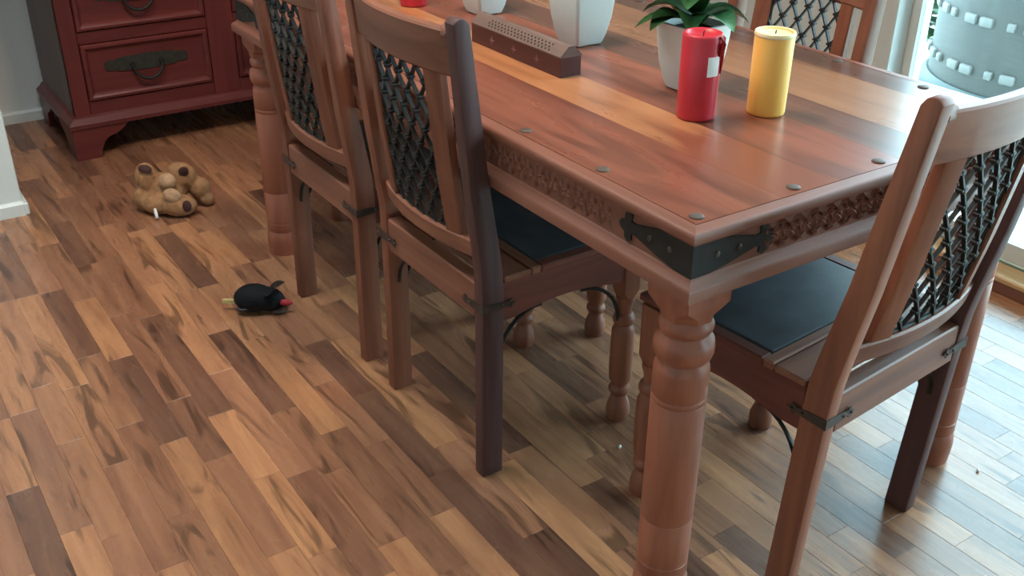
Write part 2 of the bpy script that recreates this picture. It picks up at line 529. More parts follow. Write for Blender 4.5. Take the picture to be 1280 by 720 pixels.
# sliding glass door on the right
door = empty('door_1', (X1, 0, 0)); struct(door)
box('jamb', (-0.012, 0.15, 0.925, 1.02, 0.0, DOOR_Z + 0.07), 'white', door, 0.004)
box('jamb', (-0.012, 0.15, DOOR_Y0 - 0.09, DOOR_Y0 + 0.005, 0.0, DOOR_Z + 0.07), 'white', door, 0.004)
box('header', (-0.012, 0.15, DOOR_Y0 + 0.005, 0.925, DOOR_Z - 0.02, DOOR_Z + 0.07), 'white', door, 0.004)
box('sill_riser', (-0.028, -0.010, DOOR_Y0 + 0.005, 0.925, 0.0, 0.034), 'sill_red', door, 0.003)
box('sill_board', (-0.032, 0.055, DOOR_Y0 + 0.005, 0.925, 0.034, 0.052), 'sill', door, 0.004)
box('track', (0.055, 0.15, DOOR_Y0 + 0.005, 0.925, 0.0, 0.062), 'alu', door, 0.004)
for k, (ya, yb, xo) in enumerate(((-0.86, 0.925, 0.075), (-2.67, -0.80, 0.115))):
    fr = bmesh.new()
    box_bm(fr, xo - 0.018, xo + 0.018, ya, yb, 0.062, 0.115)
    box_bm(fr, xo - 0.018, xo + 0.018, ya, yb, DOOR_Z - 0.08, DOOR_Z - 0.02)
    box_bm(fr, xo - 0.018, xo + 0.018, ya, ya + 0.05, 0.115, DOOR_Z - 0.08)
    box_bm(fr, xo - 0.018, xo + 0.018, yb - 0.03, yb, 0.115, DOOR_Z - 0.08)
    f = link('sash', bm_mesh(fr, 'sash'), 'white', door)
    box('pane', (xo - 0.003, xo + 0.003, ya + 0.05, yb - 0.03, 0.115, DOOR_Z - 0.08), 'glass', f)

# unseen skylight, added to light the left floor and table from overhead
fill_sky = struct(empty('added_skylight', ((SKX0 + SKX1) / 2, (SKY0 + SKY1) / 2, ZC + 0.1)))
bm = bmesh.new()
box_bm(bm, -0.40, -0.33, -0.75, 0.75, 0, 0.06); box_bm(bm, 0.33, 0.40, -0.75, 0.75, 0, 0.06)
box_bm(bm, -0.33, 0.33, -0.75, -0.68, 0, 0.06); box_bm(bm, -0.33, 0.33, 0.68, 0.75, 0, 0.06)
link('added_skylight_frame', bm_mesh(bm, 'added_skylight_frame'), 'white', fill_sky)
box('pane', (-0.33, 0.33, -0.68, 0.68, 0.02, 0.026), 'sky_glass', fill_sky)

# ------------------------------------------------------------------ outside
struct(box('patio_ground', (X1 + 0.16, 4.6, -7, 9, -0.2, -0.06), 'patio'))
struct(box('lawn_ground', (4.6, 16, -7, 9, -0.2, -0.07), 'grass'))
tub = empty('round_tub', (3.60, 1.47, -0.06))
tag(tub, 'large pale grey-green round tub with rows of white blocks outside the glass door', 'tub')
TR = 0.52
lathe('tub_wall', [(TR - 0.03, 0.02), (TR, 0.02), (TR + 0.005, 0.4), (TR, 0.85), (TR - 0.03, 0.86), (TR - 0.035, 0.80)], 'tub', tub, 48)
lathe('base_ring', [(TR - 0.02, 0), (TR + 0.025, 0), (TR + 0.035, 0.03), (TR + 0.03, 0.08), (TR + 0.01, 0.10), (TR - 0.02, 0.10)], 'tub_rim', tub, 48)
bm = bmesh.new()
box_bm(bm, -0.012, 0.012, -0.032, 0.032, -0.02, 0.02, 0.009, 2)
blk = autosmooth(bm_mesh(bm, 'white_block'), 30)
for zi, (zz, ph) in enumerate(((0.19, 0.0), (0.40, 0.1))):
    for k in range(34):
        a = ph + 2 * PI * k / 34 + (0.03 if k % 2 else 0)
        b_ = link('white_block', blk, 'tub_block', tub, ((TR + 0.006) * math.cos(a), (TR + 0.006) * math.sin(a), zz), (0, 0, a))
        if k % 3 == 2: b_.scale = (1, 0.55, 0.9)

def leaf_bm(bm, L_, W_, bend, droop, fold=0.25, n=7):
    """blade along +x starting at origin, rising then drooping"""
    vs = []
    x = z = 0.0
    ang = bend
    for i in range(n + 1):
        t = i / n
        w = W_ * 0.5 * (math.sin(PI * min(1, (t * 0.86 + 0.14))) ** 0.8) if t < 1 else 0.0
        w = max(w, 0.0008)
        vs.append([bm.verts.new((x, -w, z + w * fold)), bm.verts.new((x, 0, z)), bm.verts.new((x, w, z + w * fold))])
        x += L_ / n * math.cos(ang); z += L_ / n * math.sin(ang)
        ang -= droop / n
    for a, b in zip(vs[:-1], vs[1:]):
        bm.faces.new((a[0], a[1], b[1], b[0])); bm.faces.new((a[1], a[2], b[2], b[1]))

def leaf_mesh(*a, **k):
    bm = bmesh.new(); leaf_bm(bm, *a, **k)
    r = bmesh.ops.solidify(bm, geom=bm.faces[:], thickness=0.0012)
    return bm_mesh(bm, 'leaf', True)

bush = empty('garden_bush', (4.05, 2.57, -0.06))
tag(bush, 'green leafy bush outside behind the white door jamb', 'bush')
lm_ = [leaf_mesh(0.18, 0.07, 0.5, 1.0), leaf_mesh(0.22, 0.07, 0.8, 1.2)]
tube('stem', [(0, 0, 0), (0.02, 0.01, 0.4), (0, 0, 0.9)], [0.02, 0.015, 0.006], 'sill', bush)
for k in range(190):
    z = 0.02 + 0.8 * RND.random() ** 1.4
    a = RND.random() * 2 * PI
    r = 0.02 + 0.10 * RND.random() + 0.08 * z
    link('leaf', lm_[k % 2], 'leaf2', bush, (r * math.cos(a), r * math.sin(a), z), (RND.uniform(-.4, .4), RND.uniform(-.4, .4), a))

# ------------------------------------------------------------------ dining table
TW, TL = 0.900, 1.829
table = empty('dining_table', (0, 0, 0))
tag(table, 'long reddish wooden dining table with carved apron, iron corners and turned legs', 'table')
GI = 0.0275
bounds = [GI, 0.205, 0.325, 0.49, 0.60, 0.79, TW - GI]
mats = ['top_red', 'top_orange', 'top_red', 'top_dark', 'top_tan', 'top_dark']
for i, mt in enumerate(mats):
    xa, xb = bounds[i], bounds[i + 1]
    bm = bmesh.new()
    box_bm(bm, -(xb - xa) / 2 + 0.00012, (xb - xa) / 2 - 0.00012, -TL / 2 + GI, TL / 2 - GI, -0.02, 0, 0.0)
    link('top_plank', bm_mesh(bm, 'top_plank'), mt, table, ((xa + xb) / 2, TL / 2, 0.770))
# bull-nosed edge frame with mitred corners, a fine groove between it and the planks
g = 0.0016
def edge_prof():
    pr = [(GI - g, 0.748), (0.009, 0.748), (0.004, 0.7495), (0.001, 0.753), (0.0, 0.757)]
    for k in range(6):
        a = PI + k * PI / 2 / 5
        pr.append((0.008 + 0.008 * math.cos(a), 0.7610 - 0.0078 * math.sin(a)))
    pr += [(GI - g, 0.7700)]
    return pr
def frame_ring(name, prof, mats4):
    # four mitred lengths: left (x=0), right, near (y=0), far
    for side in range(4):
        bm = bmesh.new()
        if side == 0:   r = [[(d, d, z) for d, z in prof], [(d, TL - d, z) for d, z in prof]]
        elif side == 1: r = [[(TW - d, d, z) for d, z in prof], [(TW - d, TL - d, z) for d, z in prof]]
        elif side == 2: r = [[(d, d, z) for d, z in prof], [(TW - d, d, z) for d, z in prof]]
        else:           r = [[(d, TL - d, z) for d, z in prof], [(TW - d, TL - d, z) for d, z in prof]]
        sections_bm(bm, r)
        link(name, autosmooth(bm_mesh(bm, name), 45), mats4[0 if side < 2 else 1], table)
frame_ring('edge_moulding', edge_prof(), ('t_y', 't_x'))
box('top_core', (GI - g, TW - GI + g, GI - g, TL - GI + g, 0.738, 0.7495), 'groove', table)
lowp = [(0.040, 0.656), (0.002, 0.656), (0.0, 0.6575), (0.0, 0.674), (0.0012, 0.677), (0.0035, 0.679), (0.0110, 0.6845), (0.0120, 0.6880), (0.016, 0.691), (0.040, 0.691)]
frame_ring('lower_moulding', lowp, ('t_y', 't_x'))
AI = 0.016
for side in range(4):
    b = {0: (AI, AI + 0.022, AI, TL - AI), 1: (TW - AI - 0.022, TW - AI, AI, TL - AI),
         2: (AI + 0.022, TW - AI - 0.022, AI, AI + 0.022), 3: (AI + 0.022, TW - AI - 0.022, TL - AI - 0.022, TL - AI)}[side]
    box('apron', (*b, 0.690, 0.749), 't_y' if side < 2 else 't_x', table)

# carved relief: overlapping-petal lattice cut proud of the apron
def carving(length, cell=0.036):
    bm = bmesh.new()
    n = int(length / cell)
    h = 0.026
    def petal(x0, z0, x1, z1, w):
        d = Vector((x1 - x0, z1 - z0)); L_ = d.length; d.normalize(); nn = Vector((-d.y, d.x))
        ring = []
        K = 5
        base = []; 
        for sgn in (1, -1):
            rng = range(K + 1) if sgn == 1 else range(K - 1, 0, -1)
            for k in rng:
                t = k / K
                ww = w * math.sin(PI * t) * sgn
                base.append((x0 + d.x * L_ * t + nn.x * ww, z0 + d.y * L_ * t + nn.y * ww))
        bv = [bm.verts.new((x, 0.0, z)) for x, z in base]
        r1 = bm.verts.new((x0 + d.x * L_ * 0.3, -0.0065, z0 + d.y * L_ * 0.3))
        r2 = bm.verts.new((x0 + d.x * L_ * 0.7, -0.0065, z0 + d.y * L_ * 0.7))
        m_ = len(bv)
        for i in range(m_):
            j = (i + 1) % m_
            ti = 0.5
            xi = (base[i][0] + base[j][0]) / 2 - x0; zi = (base[i][1] + base[j][1]) / 2 - z0
            t = (xi * d.x + zi * d.y) / L_
            bm.faces.new((bv[i], bv[j], r1 if t < 0.5 else r2))
        for i in range(m_):
            pass
        # ridge closing faces
        bm.faces.new((r1, r2, bv[2])) if False else None
    for i in range(n):
        x = i * cell
        for (a, b_, c_, d_) in ((0, -h, cell / 2, 0), (cell / 2, 0, cell, h), (0, h, cell / 2, 0), (cell / 2, 0, cell, -h)):
            petal(x + a, b_, x + c_, d_, 0.0055)
        petal(x + cell / 2 - 0.011, 0, x + cell / 2 + 0.011, 0, 0.003)
        petal(x, -h * 0.72, x, h * 0.72, 0.0035)
    me = bm_mesh(bm, 'carving')
    return me, n * cell
cme, cl = carving(TW - 0.31)
o = link('carving', cme, 't_x', table, ((TW - cl) / 2, AI, 0.7195)); o['kind'] = 'stuff'
o = link('carving', cme, None, table, ((TW + cl) / 2, TL - AI, 0.7195), (0, 0, PI)); o['kind'] = 'stuff'
cme2, cl2 = carving(TL - 0.36)
cme2.materials.append(M['t_x'])
o = link('carving', cme2, None, table, (AI, (TL + cl2) / 2, 0.7195), (0, 0, -PI / 2)); o['kind'] = 'stuff'
o.scale = (1, 0.45, 1)
o = link('carving', cme2, None, table, (TW - AI, (TL - cl2) / 2, 0.7195), (0, 0, PI / 2)); o['kind'] = 'stuff'

# iron corner brackets: two arms with trefoil ends, one per corner
def bracket_arm():
    up = [(0.0, 0.0285), (0.035, 0.0285), (0.075, 0.0215), (0.125, 0.0095), (0.135, 0.011), (0.133, 0.021), (0.141, 0.026), (0.150, 0.020), (0.150, 0.011), (0.159, 0.007), (0.164, 0.0)]
    return up + [(x, -z) for x, z in up[::-1][1:]]
def corner_bracket(cx, cy, dx, dy):
    br = bmesh.new()
    t = 0.003
    poly = bracket_arm()
    # arm along x on the y face, arm along y on the x face
    sections_bm(br, [[(cx + dx * a, cy - dy * 0.0, 0.7195 + b_) for a, b_ in poly], [(cx + dx * a, cy - dy * t, 0.7195 + b_) for a, b_ in poly]])
    sections_bm(br, [[(cx, cy + dy * a, 0.7195 + b_) for a, b_ in poly], [(cx - dx * t, cy + dy * a, 0.7195 + b_) for a, b_ in poly]])
    box_bm(br, min(cx, cx - dx * t), max(cx, cx - dx * t), min(cy, cy - dy * t), max(cy, cy - dy * t), 0.691, 0.748)
    me = bm_mesh(br, 'corner_bracket')
    o = link('corner_bracket', me, 'iron', table)
    for ax in (0, 1):
        for d in (0.045, 0.09):
            r = bmesh.new()
            bmesh.ops.create_uvsphere(r, u_segments=10, v_segments=6, radius=0.006)
            bmesh.ops.scale(r, vec=(1, 0.5, 1) if ax == 0 else (0.5, 1, 1), verts=r.verts)
            p = (cx + dx * d, cy - dy * t, 0.7195) if ax == 0 else (cx - dx * t, cy + dy * d, 0.7195)
            link('rivet', bm_mesh(r, 'rivet', True), 'strap', o, p)
for cx, cy, dx, dy in ((AI, AI, 1, 1), (TW - AI, AI, -1, 1), (AI, TL - AI, 1, -1), (TW - AI, TL - AI, -1, -1)):
    corner_bracket(cx, cy, dx, dy)

# iron studs around the top
bm = bmesh.new()
lathe_bm(bm, [(0.0115, -0.002), (0.0115, 0.0010), (0.0105, 0.0020), (0.006, 0.0025), (0.001, 0.0027)], 16)
stud = autosmooth(bm_mesh(bm, 'stud'), 50)
ns = 5
for k in range(ns):
    x = 0.046 + (TW - 0.092) * k / (ns - 1)
    for y in (0.047, TL - 0.047):
        link('stud', stud, 'stud', table, (x, y, 0.770))
for k in range(1, 8):
    y = 0.047 + (TL - 0.094) * k / 8
    for x in (0.044, TW - 0.044):
        link('stud', stud, 'stud', table, (x, y, 0.770))

# turned legs
def leg_mesh():
    bm = bmesh.new()
    q = 0.046
    def sq(h, c, z):
        return [(h, -h + c, z), (h, h - c, z), (h - c, h, z), (-h + c, h, z), (-h, h - c, z), (-h, -h + c, z), (-h + c, -h, z), (h - c, -h, z)]
    sections_bm(bm, [sq(q, 0.002, 0.657), sq(q, 0.003, 0.626), sq(q * 0.96, 0.012, 0.618), sq(q * 0.88, 0.024, 0.606), sq(q * 0.86, 0.025, 0.594)])
    prof = [(0.038, 0.597), (0.041, 0.590), (0.0445, 0.582), (0.043, 0.573), (0.039, 0.567), (0.040, 0.563), (0.0465, 0.556), (0.049, 0.545), (0.0485, 0.532),
            (0.045, 0.522), (0.040, 0.517), (0.041, 0.512), (0.044, 0.506), (0.0455, 0.498), (0.0455, 0.452), (0.0443, 0.450), (0.0455, 0.448), (0.0455, 0.441), (0.0443, 0.439), (0.0455, 0.437),
            (0.0455, 0.20), (0.0443, 0.198), (0.0455, 0.196), (0.0455, 0.105), (0.0440, 0.103), (0.0455, 0.101), (0.0455, 0.078), (0.0430, 0.074), (0.0455, 0.068), (0.048, 0.058),
            (0.049, 0.045), (0.048, 0.022), (0.046, 0.0), (0.02, 0.0)]
    lathe_bm(bm, prof[::-1], 28)
    return autosmooth(bm_mesh(bm, 'leg'), 35)
lgm = leg_mesh()
LA = 0.064
for x in (LA, TW - LA):
    for y in (LA, TL - LA):
        link('leg', lgm, 't_z', table, (x, y, 0))

# ------------------------------------------------------------------ chairs
# local frame: x = sideways, y = forward (towards the table), z = up; origin between the rear posts
RAKE = 0.0        # how far this chair's back legs are raked
PB = 0.0155       # half breadth of a post
def post_c(z):
    pts = [(0, 0.0), (0.40, 0.002), (0.47, 0.0), (0.52, -0.006), (0.65, -0.026), (0.79, -0.042), (0.98, -0.064)]
    for (a, b), (c, d) in zip(pts[:-1], pts[1:]):
        if z <= c:
            return b + (d - b) * (z - a) / (c - a) - RAKE * z
    return pts[-1][1] - RAKE * z
def post_h(z):
    return 0.0245 if z < 0.46 else 0.0245 - 0.0085 * (z - 0.46) / 0.51
BOWD = 0.026
def bow(x):
    return -BOWD * (1 - (x / 0.18) ** 2)
def surf(x, z, off=0.0):
    return Vector((x, post_c(z) + bow(x) + off, z))

def post_mesh(zt=0.970):
    bm = bmesh.new()
    pr_f, pr_b = [], []
    for z in (0, 0.2, 0.40, 0.44, 0.47, 0.50, 0.53, 0.57, 0.65, 0.72, 0.79, 0.87, zt - 0.015):
        c, h = post_c(z), post_h(z)
        pr_f.append((c + h, z)); pr_b.append((c - h, z))
    c, h = post_c(zt), post_h(zt)
    arc = [(c + h * math.cos(a), zt - 0.015 + 0.015 * math.sin(a)) for a in [PI * k / 8 for k in range(1, 8)]]
    poly = pr_f + arc + pr_b[::-1]
    prism_bm(bm, poly, -PB, PB, 'x')
    bmesh.ops.recalc_face_normals(bm, faces=bm.faces[:])
    es = [e for e in bm.edges if e.calc_face_angle(0) > 1.2]
    bmesh.ops.bevel(bm, geom=es, offset=0.003, segments=2, profile=0.5, affect='EDGES')
    return autosmooth(bm_mesh(bm, 'back_post'), 35)

def strip_mesh(name, xs, z_lo, z_hi, th, lean=True, off=0.0):
    """curved board following the back surface, xs samples across; z_lo/z_hi functions of x"""
    bm = bmesh.new()
    rings = []
    for x in xs:
        za, zb = z_lo(x), z_hi(x)
        a0 = surf(x, za, off - th / 2); a1 = surf(x, za, off + th / 2)
        b1 = surf(x, zb, off + th / 2); b0 = surf(x, zb, off - th / 2)
        k = 0.004
        up = (b0 - a0).normalized(); f = Vector((0, 1, 0))
        rings.append([a0 + up * k, a0 + f * k, a1 - f * k, a1 + up * k, b1 - up * k, b1 - f * k, b0 + f * k, b0 - up * k])
    sections_bm(bm, rings)
    return autosmooth(bm_mesh(bm, name), 40)

def stile_mesh(name, xa, xb, z0, z1, th):
    bm = bmesh.new()
    rings = []
    for k in range(9):
        z = z0 + (z1 - z0) * k / 8
        e = 0.003
        p = [surf(xa, z, -th / 2), surf(xb, z, -th / 2), surf(xb, z, th / 2), surf(xa, z, th / 2)]
        ring = []
        s = 1 if xb > xa else -1
        X = Vector((e * s, 0, 0)); Y = Vector((0, e, 0))
        ring = [p[0] + X, p[1] - X, p[1] + Y, p[2] - Y, p[2] - X, p[3] + X, p[3] - Y, p[0] + Y]
        rings.append(ring)
    sections_bm(bm, rings)
    return autosmooth(bm_mesh(bm, name), 35)

def front_leg_mesh():
    bm = bmesh.new()
    q = 0.021
    def sq(h, c, z):
        return [(h, -h + c, z), (h, h - c, z), (h - c, h, z), (-h + c, h, z), (-h, h - c, z), (-h, -h + c, z), (-h + c, -h, z), (h - c, -h, z)]
    sections_bm(bm, [sq(q, 0.001, 0.445), sq(q, 0.002, 0.335), sq(q * 0.93, 0.008, 0.322), sq(q * 0.8, 0.011, 0.312)])
    prof = [(0.018, 0.316), (0.019, 0.308), (0.0165, 0.300), (0.014, 0.288), (0.0145, 0.277), (0.020, 0.270), (0.0225, 0.260), (0.020, 0.251), (0.0165, 0.247), (0.0195, 0.241),
            (0.0225, 0.232), (0.0235, 0.20), (0.0235, 0.13), (0.0220, 0.104), (0.017, 0.094), (0.0175, 0.088), (0.0215, 0.083), (0.022, 0.075), (0.018, 0.067), (0.0155, 0.062),
            (0.018, 0.052), (0.023, 0.036), (0.0245, 0.022), (0.0235, 0.008), (0.021, 0.0), (0.008, 0.0)]
    lathe_bm(bm, [(r * 1.12, z) for r, z in prof[::-1]], 18)
    return autosmooth(bm_mesh(bm, 'front_leg'), 38)

def strap_mesh(s):
    """iron strap folded round a rear corner; s = -1 left, +1 right"""
    bm = bmesh.new()
    t = 0.0022
    zc = 0.404
    up = [(0.0, 0.0095), (0.035, 0.008), (0.058, 0.0045), (0.061, 0.0095), (0.067, 0.0095), (0.069, 0.004), (0.077, 0.0)]
    poly = up + [(a, -b) for a, b in up[::-1][1:]]
    yb = post_c(0.412) - 0.025; xo = 0.2112
    sections_bm(bm, [[(s * (xo - a), yb, zc + b) for a, b in poly], [(s * (xo - a), yb - t, zc + b) for a, b in poly]])
    sections_bm(bm, [[(s * xo, yb + a, zc + b) for a, b in poly], [(s * (xo + t), yb + a, zc + b) for a, b in poly]])
    box_bm(bm, min(s * xo, s * (xo + t)), max(s * xo, s * (xo + t)), yb - t, yb, zc - 0.010, zc + 0.010)
    for a in (0.045, 0.066):
        for face in (0, 1):
            p = Vector((s * (xo - a), yb - t, zc)) if face == 0 else Vector((s * (xo + t), yb + a, zc))
            r = bmesh.ops.create_icosphere(bm, subdivisions=1, radius=0.0038)
            bmesh.ops.translate(bm, vec=p, verts=r['verts'])
    return bm_mesh(bm, 'strap')

CH = {}
def build_chair():
    ch = empty('dining_chair')
    pm = post_mesh()
    for s in (-1, 1):
        link('back_post', pm, 'c_z', ch, (s * 0.1955, 0, 0))
    flm = front_leg_mesh()
    for s in (-1, 1):
        link('front_leg', flm, 'c_z', ch, (s * 0.19, 0.355, 0))
    xs = [-0.181 + 0.362 * k / 16 for k in range(17)]
    top = strip_mesh('top_rail', xs, lambda x: 0.862, lambda x: 0.946, 0.024)
    link('top_rail', top, 'c_x', ch)
    low = strip_mesh('lower_rail', xs, lambda x: 0.500, lambda x: 0.540, 0.024)
    link('lower_rail', low, 'c_x', ch)
    for s in (-1, 1):
        link('back_stile', stile_mesh('back_stile', s * 0.100, s * 0.142, 0.539, 0.863, 0.020), 'c_z', ch)
    # round tenons where the top rail meets the posts
    for s in (-1, 1):
        bm = bmesh.new()
        c = surf(s * 0.168, 0.938)
        tube_bm(bm, [c + Vector((-s * 0.012, 0, 0)), c + Vector((s * 0.012, 0.0, 0))], 0.0135, 14)
        link('rail_tenon', autosmooth(bm_mesh(bm, 'rail_tenon'), 50), 'c_x', ch)
    # iron lattice
    bx_, z0, z1 = 0.101, 0.538, 0.864
    bm = bmesh.new()
    for s in (-1, 1):
        tube_bm(bm, [surf(s * (bx_ - 0.001), z0 + (z1 - z0) * k / 8) for k in range(9)], 0.0036, 6)
    for z in (z0 + 0.003, z1 - 0.003):
        tube_bm(bm, [surf(-bx_ + 2 * bx_ * k / 8, z) for k in range(9)], 0.0036, 6)
    lat = link('lattice_frame', autosmooth(bm_mesh(bm, 'lattice_frame'), 50), 'iron', ch)
    pw, ph = 0.0445, 0.066            # diamond pitch
    def clip(x, z, sl):
        pts = []
        t0, t1 = -10, 10
        # param x = x+t, z = z+sl*t
        lo = max(-bx_ - x, min((z0 - z) / sl, (z1 - z) / sl)); hi = min(bx_ - x, max((z0 - z) / sl, (z1 - z) / sl))
        return lo, hi
    for sg in (1, -1):
        sl = sg * ph / pw
        k = -12
        while k <= 12:
            zc = (z0 + z1) / 2 + k * ph
            lo, hi = clip(0, zc, sl)
            if hi - lo > 0.012:
                pts = [surf(lo + (hi - lo) * i / 5, zc + sl * (lo + (hi - lo) * i / 5), 0.0022 * sg) for i in range(6)]
                bm = bmesh.new()
                d = Vector((1, 0, sl)).normalized(); nn = Vector((-d.z, 0, d.x)) * 0.0020; yy = Vector((0, 0.0036, 0))
                sections_bm(bm, [[q + nn + yy, q + nn - yy, q - nn - yy, q - nn + yy] for q in pts])
                link('lattice_bar', bm_mesh(bm, 'lattice_bar'), 'iron', lat)
            k += 1
    # collars at the crossings: small four-pointed knots
    bm = bmesh.new()
    box_bm(bm, -0.0088, 0.0088, -0.0062, 0.0062, -0.0028, 0.0028, 0.0015)
    box_bm(bm, -0.0038, 0.0038, -0.0068, 0.0068, -0.0062, 0.0062, 0.0015)
    colm = bm_mesh(bm, 'lattice_collar')
    i = 0
    zz = (z0 + z1) / 2
    for a in range(-12, 13):
        for b_ in range(-12, 13):
            # bars z = zz+a*ph + sl x  and z = zz+b*ph - sl x
            x = (b_ - a) * pw / 2; z = zz + (a + b_) * ph / 2
            if abs(x) < bx_ - 0.006 and z0 + 0.01 < z < z1 - 0.01:
                link('lattice_collar', colm, 'iron', lat, surf(x, z))
    # seat rails
    so = post_c(0.41)                      # the rear of the seat follows the posts
    box('back_rail', (-0.180, 0.180, so - 0.0225, so + 0.010, 0.372, 0.450), 'c_x', ch, 0.003)
    for s in (-1, 1):
        bm = bmesh.new()
        x0_, x1_ = (s * 0.178, s * 0.208)
        # side rail, arched underneath
        pl = [(so + 0.0244, 0.450), (so + 0.0244, 0.366)]
        for k in range(11):
            t = k / 10
            pl.append((0.045 + 0.265 * t, 0.366 + 0.016 * math.sin(PI * t)))
        pl += [(0.3345, 0.366), (0.3345, 0.450)]
        prism_bm(bm, pl, min(x0_, x1_), max(x0_, x1_), 'x')
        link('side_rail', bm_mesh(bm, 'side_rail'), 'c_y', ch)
    box('front_rail', (-0.169, 0.169, 0.340, 0.372, 0.372, 0.450), 'c_x', ch, 0.003)
    # seat boards: rear board, pale cross strip, dark panel, frame boards
    box('seat_board', (-0.212, 0.212, so + 0.0255, 0.088 + so, 0.450, 0.464), 'c_x', ch, 0.003)
    box('seat_board', (-0.179, 0.179, so + 0.0105, so + 0.025, 0.450, 0.462), 'c_x', ch, 0.002)
    box('seat_strip', (-0.212, 0.212, 0.089 + so, 0.112 + so, 0.450, 0.466), 'c_x', ch, 0.003)
    for s in (-1, 1):
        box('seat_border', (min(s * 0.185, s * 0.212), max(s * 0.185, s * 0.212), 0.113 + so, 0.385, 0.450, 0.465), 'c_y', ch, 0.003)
    box('seat_panel', (-0.184, 0.184, 0.113 + so, 0.384, 0.450, 0.4655), 'pad', ch, 0.004, 2)
    # curved iron braces
    def arc(c, d, r0, up):
        return None
    for s in (-1, 1):
        for (y_, dr) in ((0.022 + post_c(0.3), 1), (0.334, -1)):
            R_ = 0.105
            cpt = Vector((s * 0.193, y_ + dr * R_, 0.368 - R_))
            pts = [cpt + Vector((0, -dr * R_ * math.cos(a), R_ * math.sin(a))) for a in [PI / 2 * k / 8 for k in range(9)]]
            tube('curved_brace', pts, 0.0042, 'iron', ch, 6)
        R_ = 0.085
        cpt = Vector((s * (0.180 - R_), post_c(0.33), 0.372 - R_))
        pts = [cpt + Vector((s * R_ * math.cos(a), 0, R_ * math.sin(a))) for a in [PI / 2 * k / 8 for k in range(9)]]
        tube('curved_brace', pts, 0.0042, 'iron', ch, 6)
    for s in (-1, 1):
        link('corner_strap', strap_mesh(s), 'strap', ch)
    return ch

chair0 = build_chair()
RAKE = 0.050
chair_end = build_chair()
GRP = 'iron lattice dining chairs round the table'
spots = [
    ((0.0035, 0.735, 0), -PI / 2, 'lattice-back wooden chair tucked under the near part of the long side, dark right post'),
    ((0.0035, 1.275, 0), -PI / 2, 'lattice-back wooden chair second along the long side, beside the black toy'),
    ((0.4515, -0.030, 0), math.radians(5), 'lattice-back wooden chair at the near end of the table, in front of the glass door'),
    ((0.899, 0.678, 0), PI / 2, 'lattice-back wooden chair across the table behind the yellow candle'),
    ((0.49, 2.235, 0), PI, 'wooden chair at the far end of the table, only a turned foot showing'),
]
chairs = [chair0, copy_tree(chair0), chair_end, copy_tree(chair0), copy_tree(chair0)]
for c, (loc, rz, lab) in zip(chairs, spots):
    c.location = loc
    c.rotation_euler = (0, 0, rz)
    tag(c, lab, 'chair', GRP)
# the near post of the first chair is stained darker than the rest (a finish of its own)
for c, sgn in ((chairs[0], 1), (chairs[2], 1)):
    for ch in c.children:
        if ch.name.startswith('back_post') and ch.location.x * sgn > 0:
            ch.data = ch.data.copy(); ch.data.materials.clear(); ch.data.materials.append(M['c_dark'])
            ch['label'] = 'darker stained back post'

# ------------------------------------------------------------------ chest of drawers
chest = empty('chest_of_drawers', (0.31, 2.86, 0))
tag(chest, 'dark red wooden chest of drawers with iron handles standing against the back wall', 'chest')
CW, CD, CZ0, CZ1 = 0.565, 0.50, 0.155, 1.02    # half width, depth
carc = bmesh.new()
box_bm(carc, -CW, -CW + 0.02, 0.0, CD, CZ0, CZ1)
link('side_panel', bm_mesh(carc, 'side_panel'), 'chest_y', chest)
carc = bmesh.new(); box_bm(carc, CW - 0.02, CW, 0.0, CD, CZ0, CZ1)
link('side_panel', bm_mesh(carc, 'side_panel'), 'chest_y', chest)
box('back_panel', (-CW + 0.02, CW - 0.02, CD - 0.012, CD, CZ0, CZ1), 'chest_y', chest)
box('carcass_bottom', (-CW + 0.02, CW - 0.02, 0.02, CD - 0.012, CZ0, CZ0 + 0.02), 'chest_y', chest)
box('top_board', (-CW - 0.03, CW + 0.03, -0.03, CD + 0.01, CZ1, CZ1 + 0.03), 'chest_x', chest, 0.008, 2)
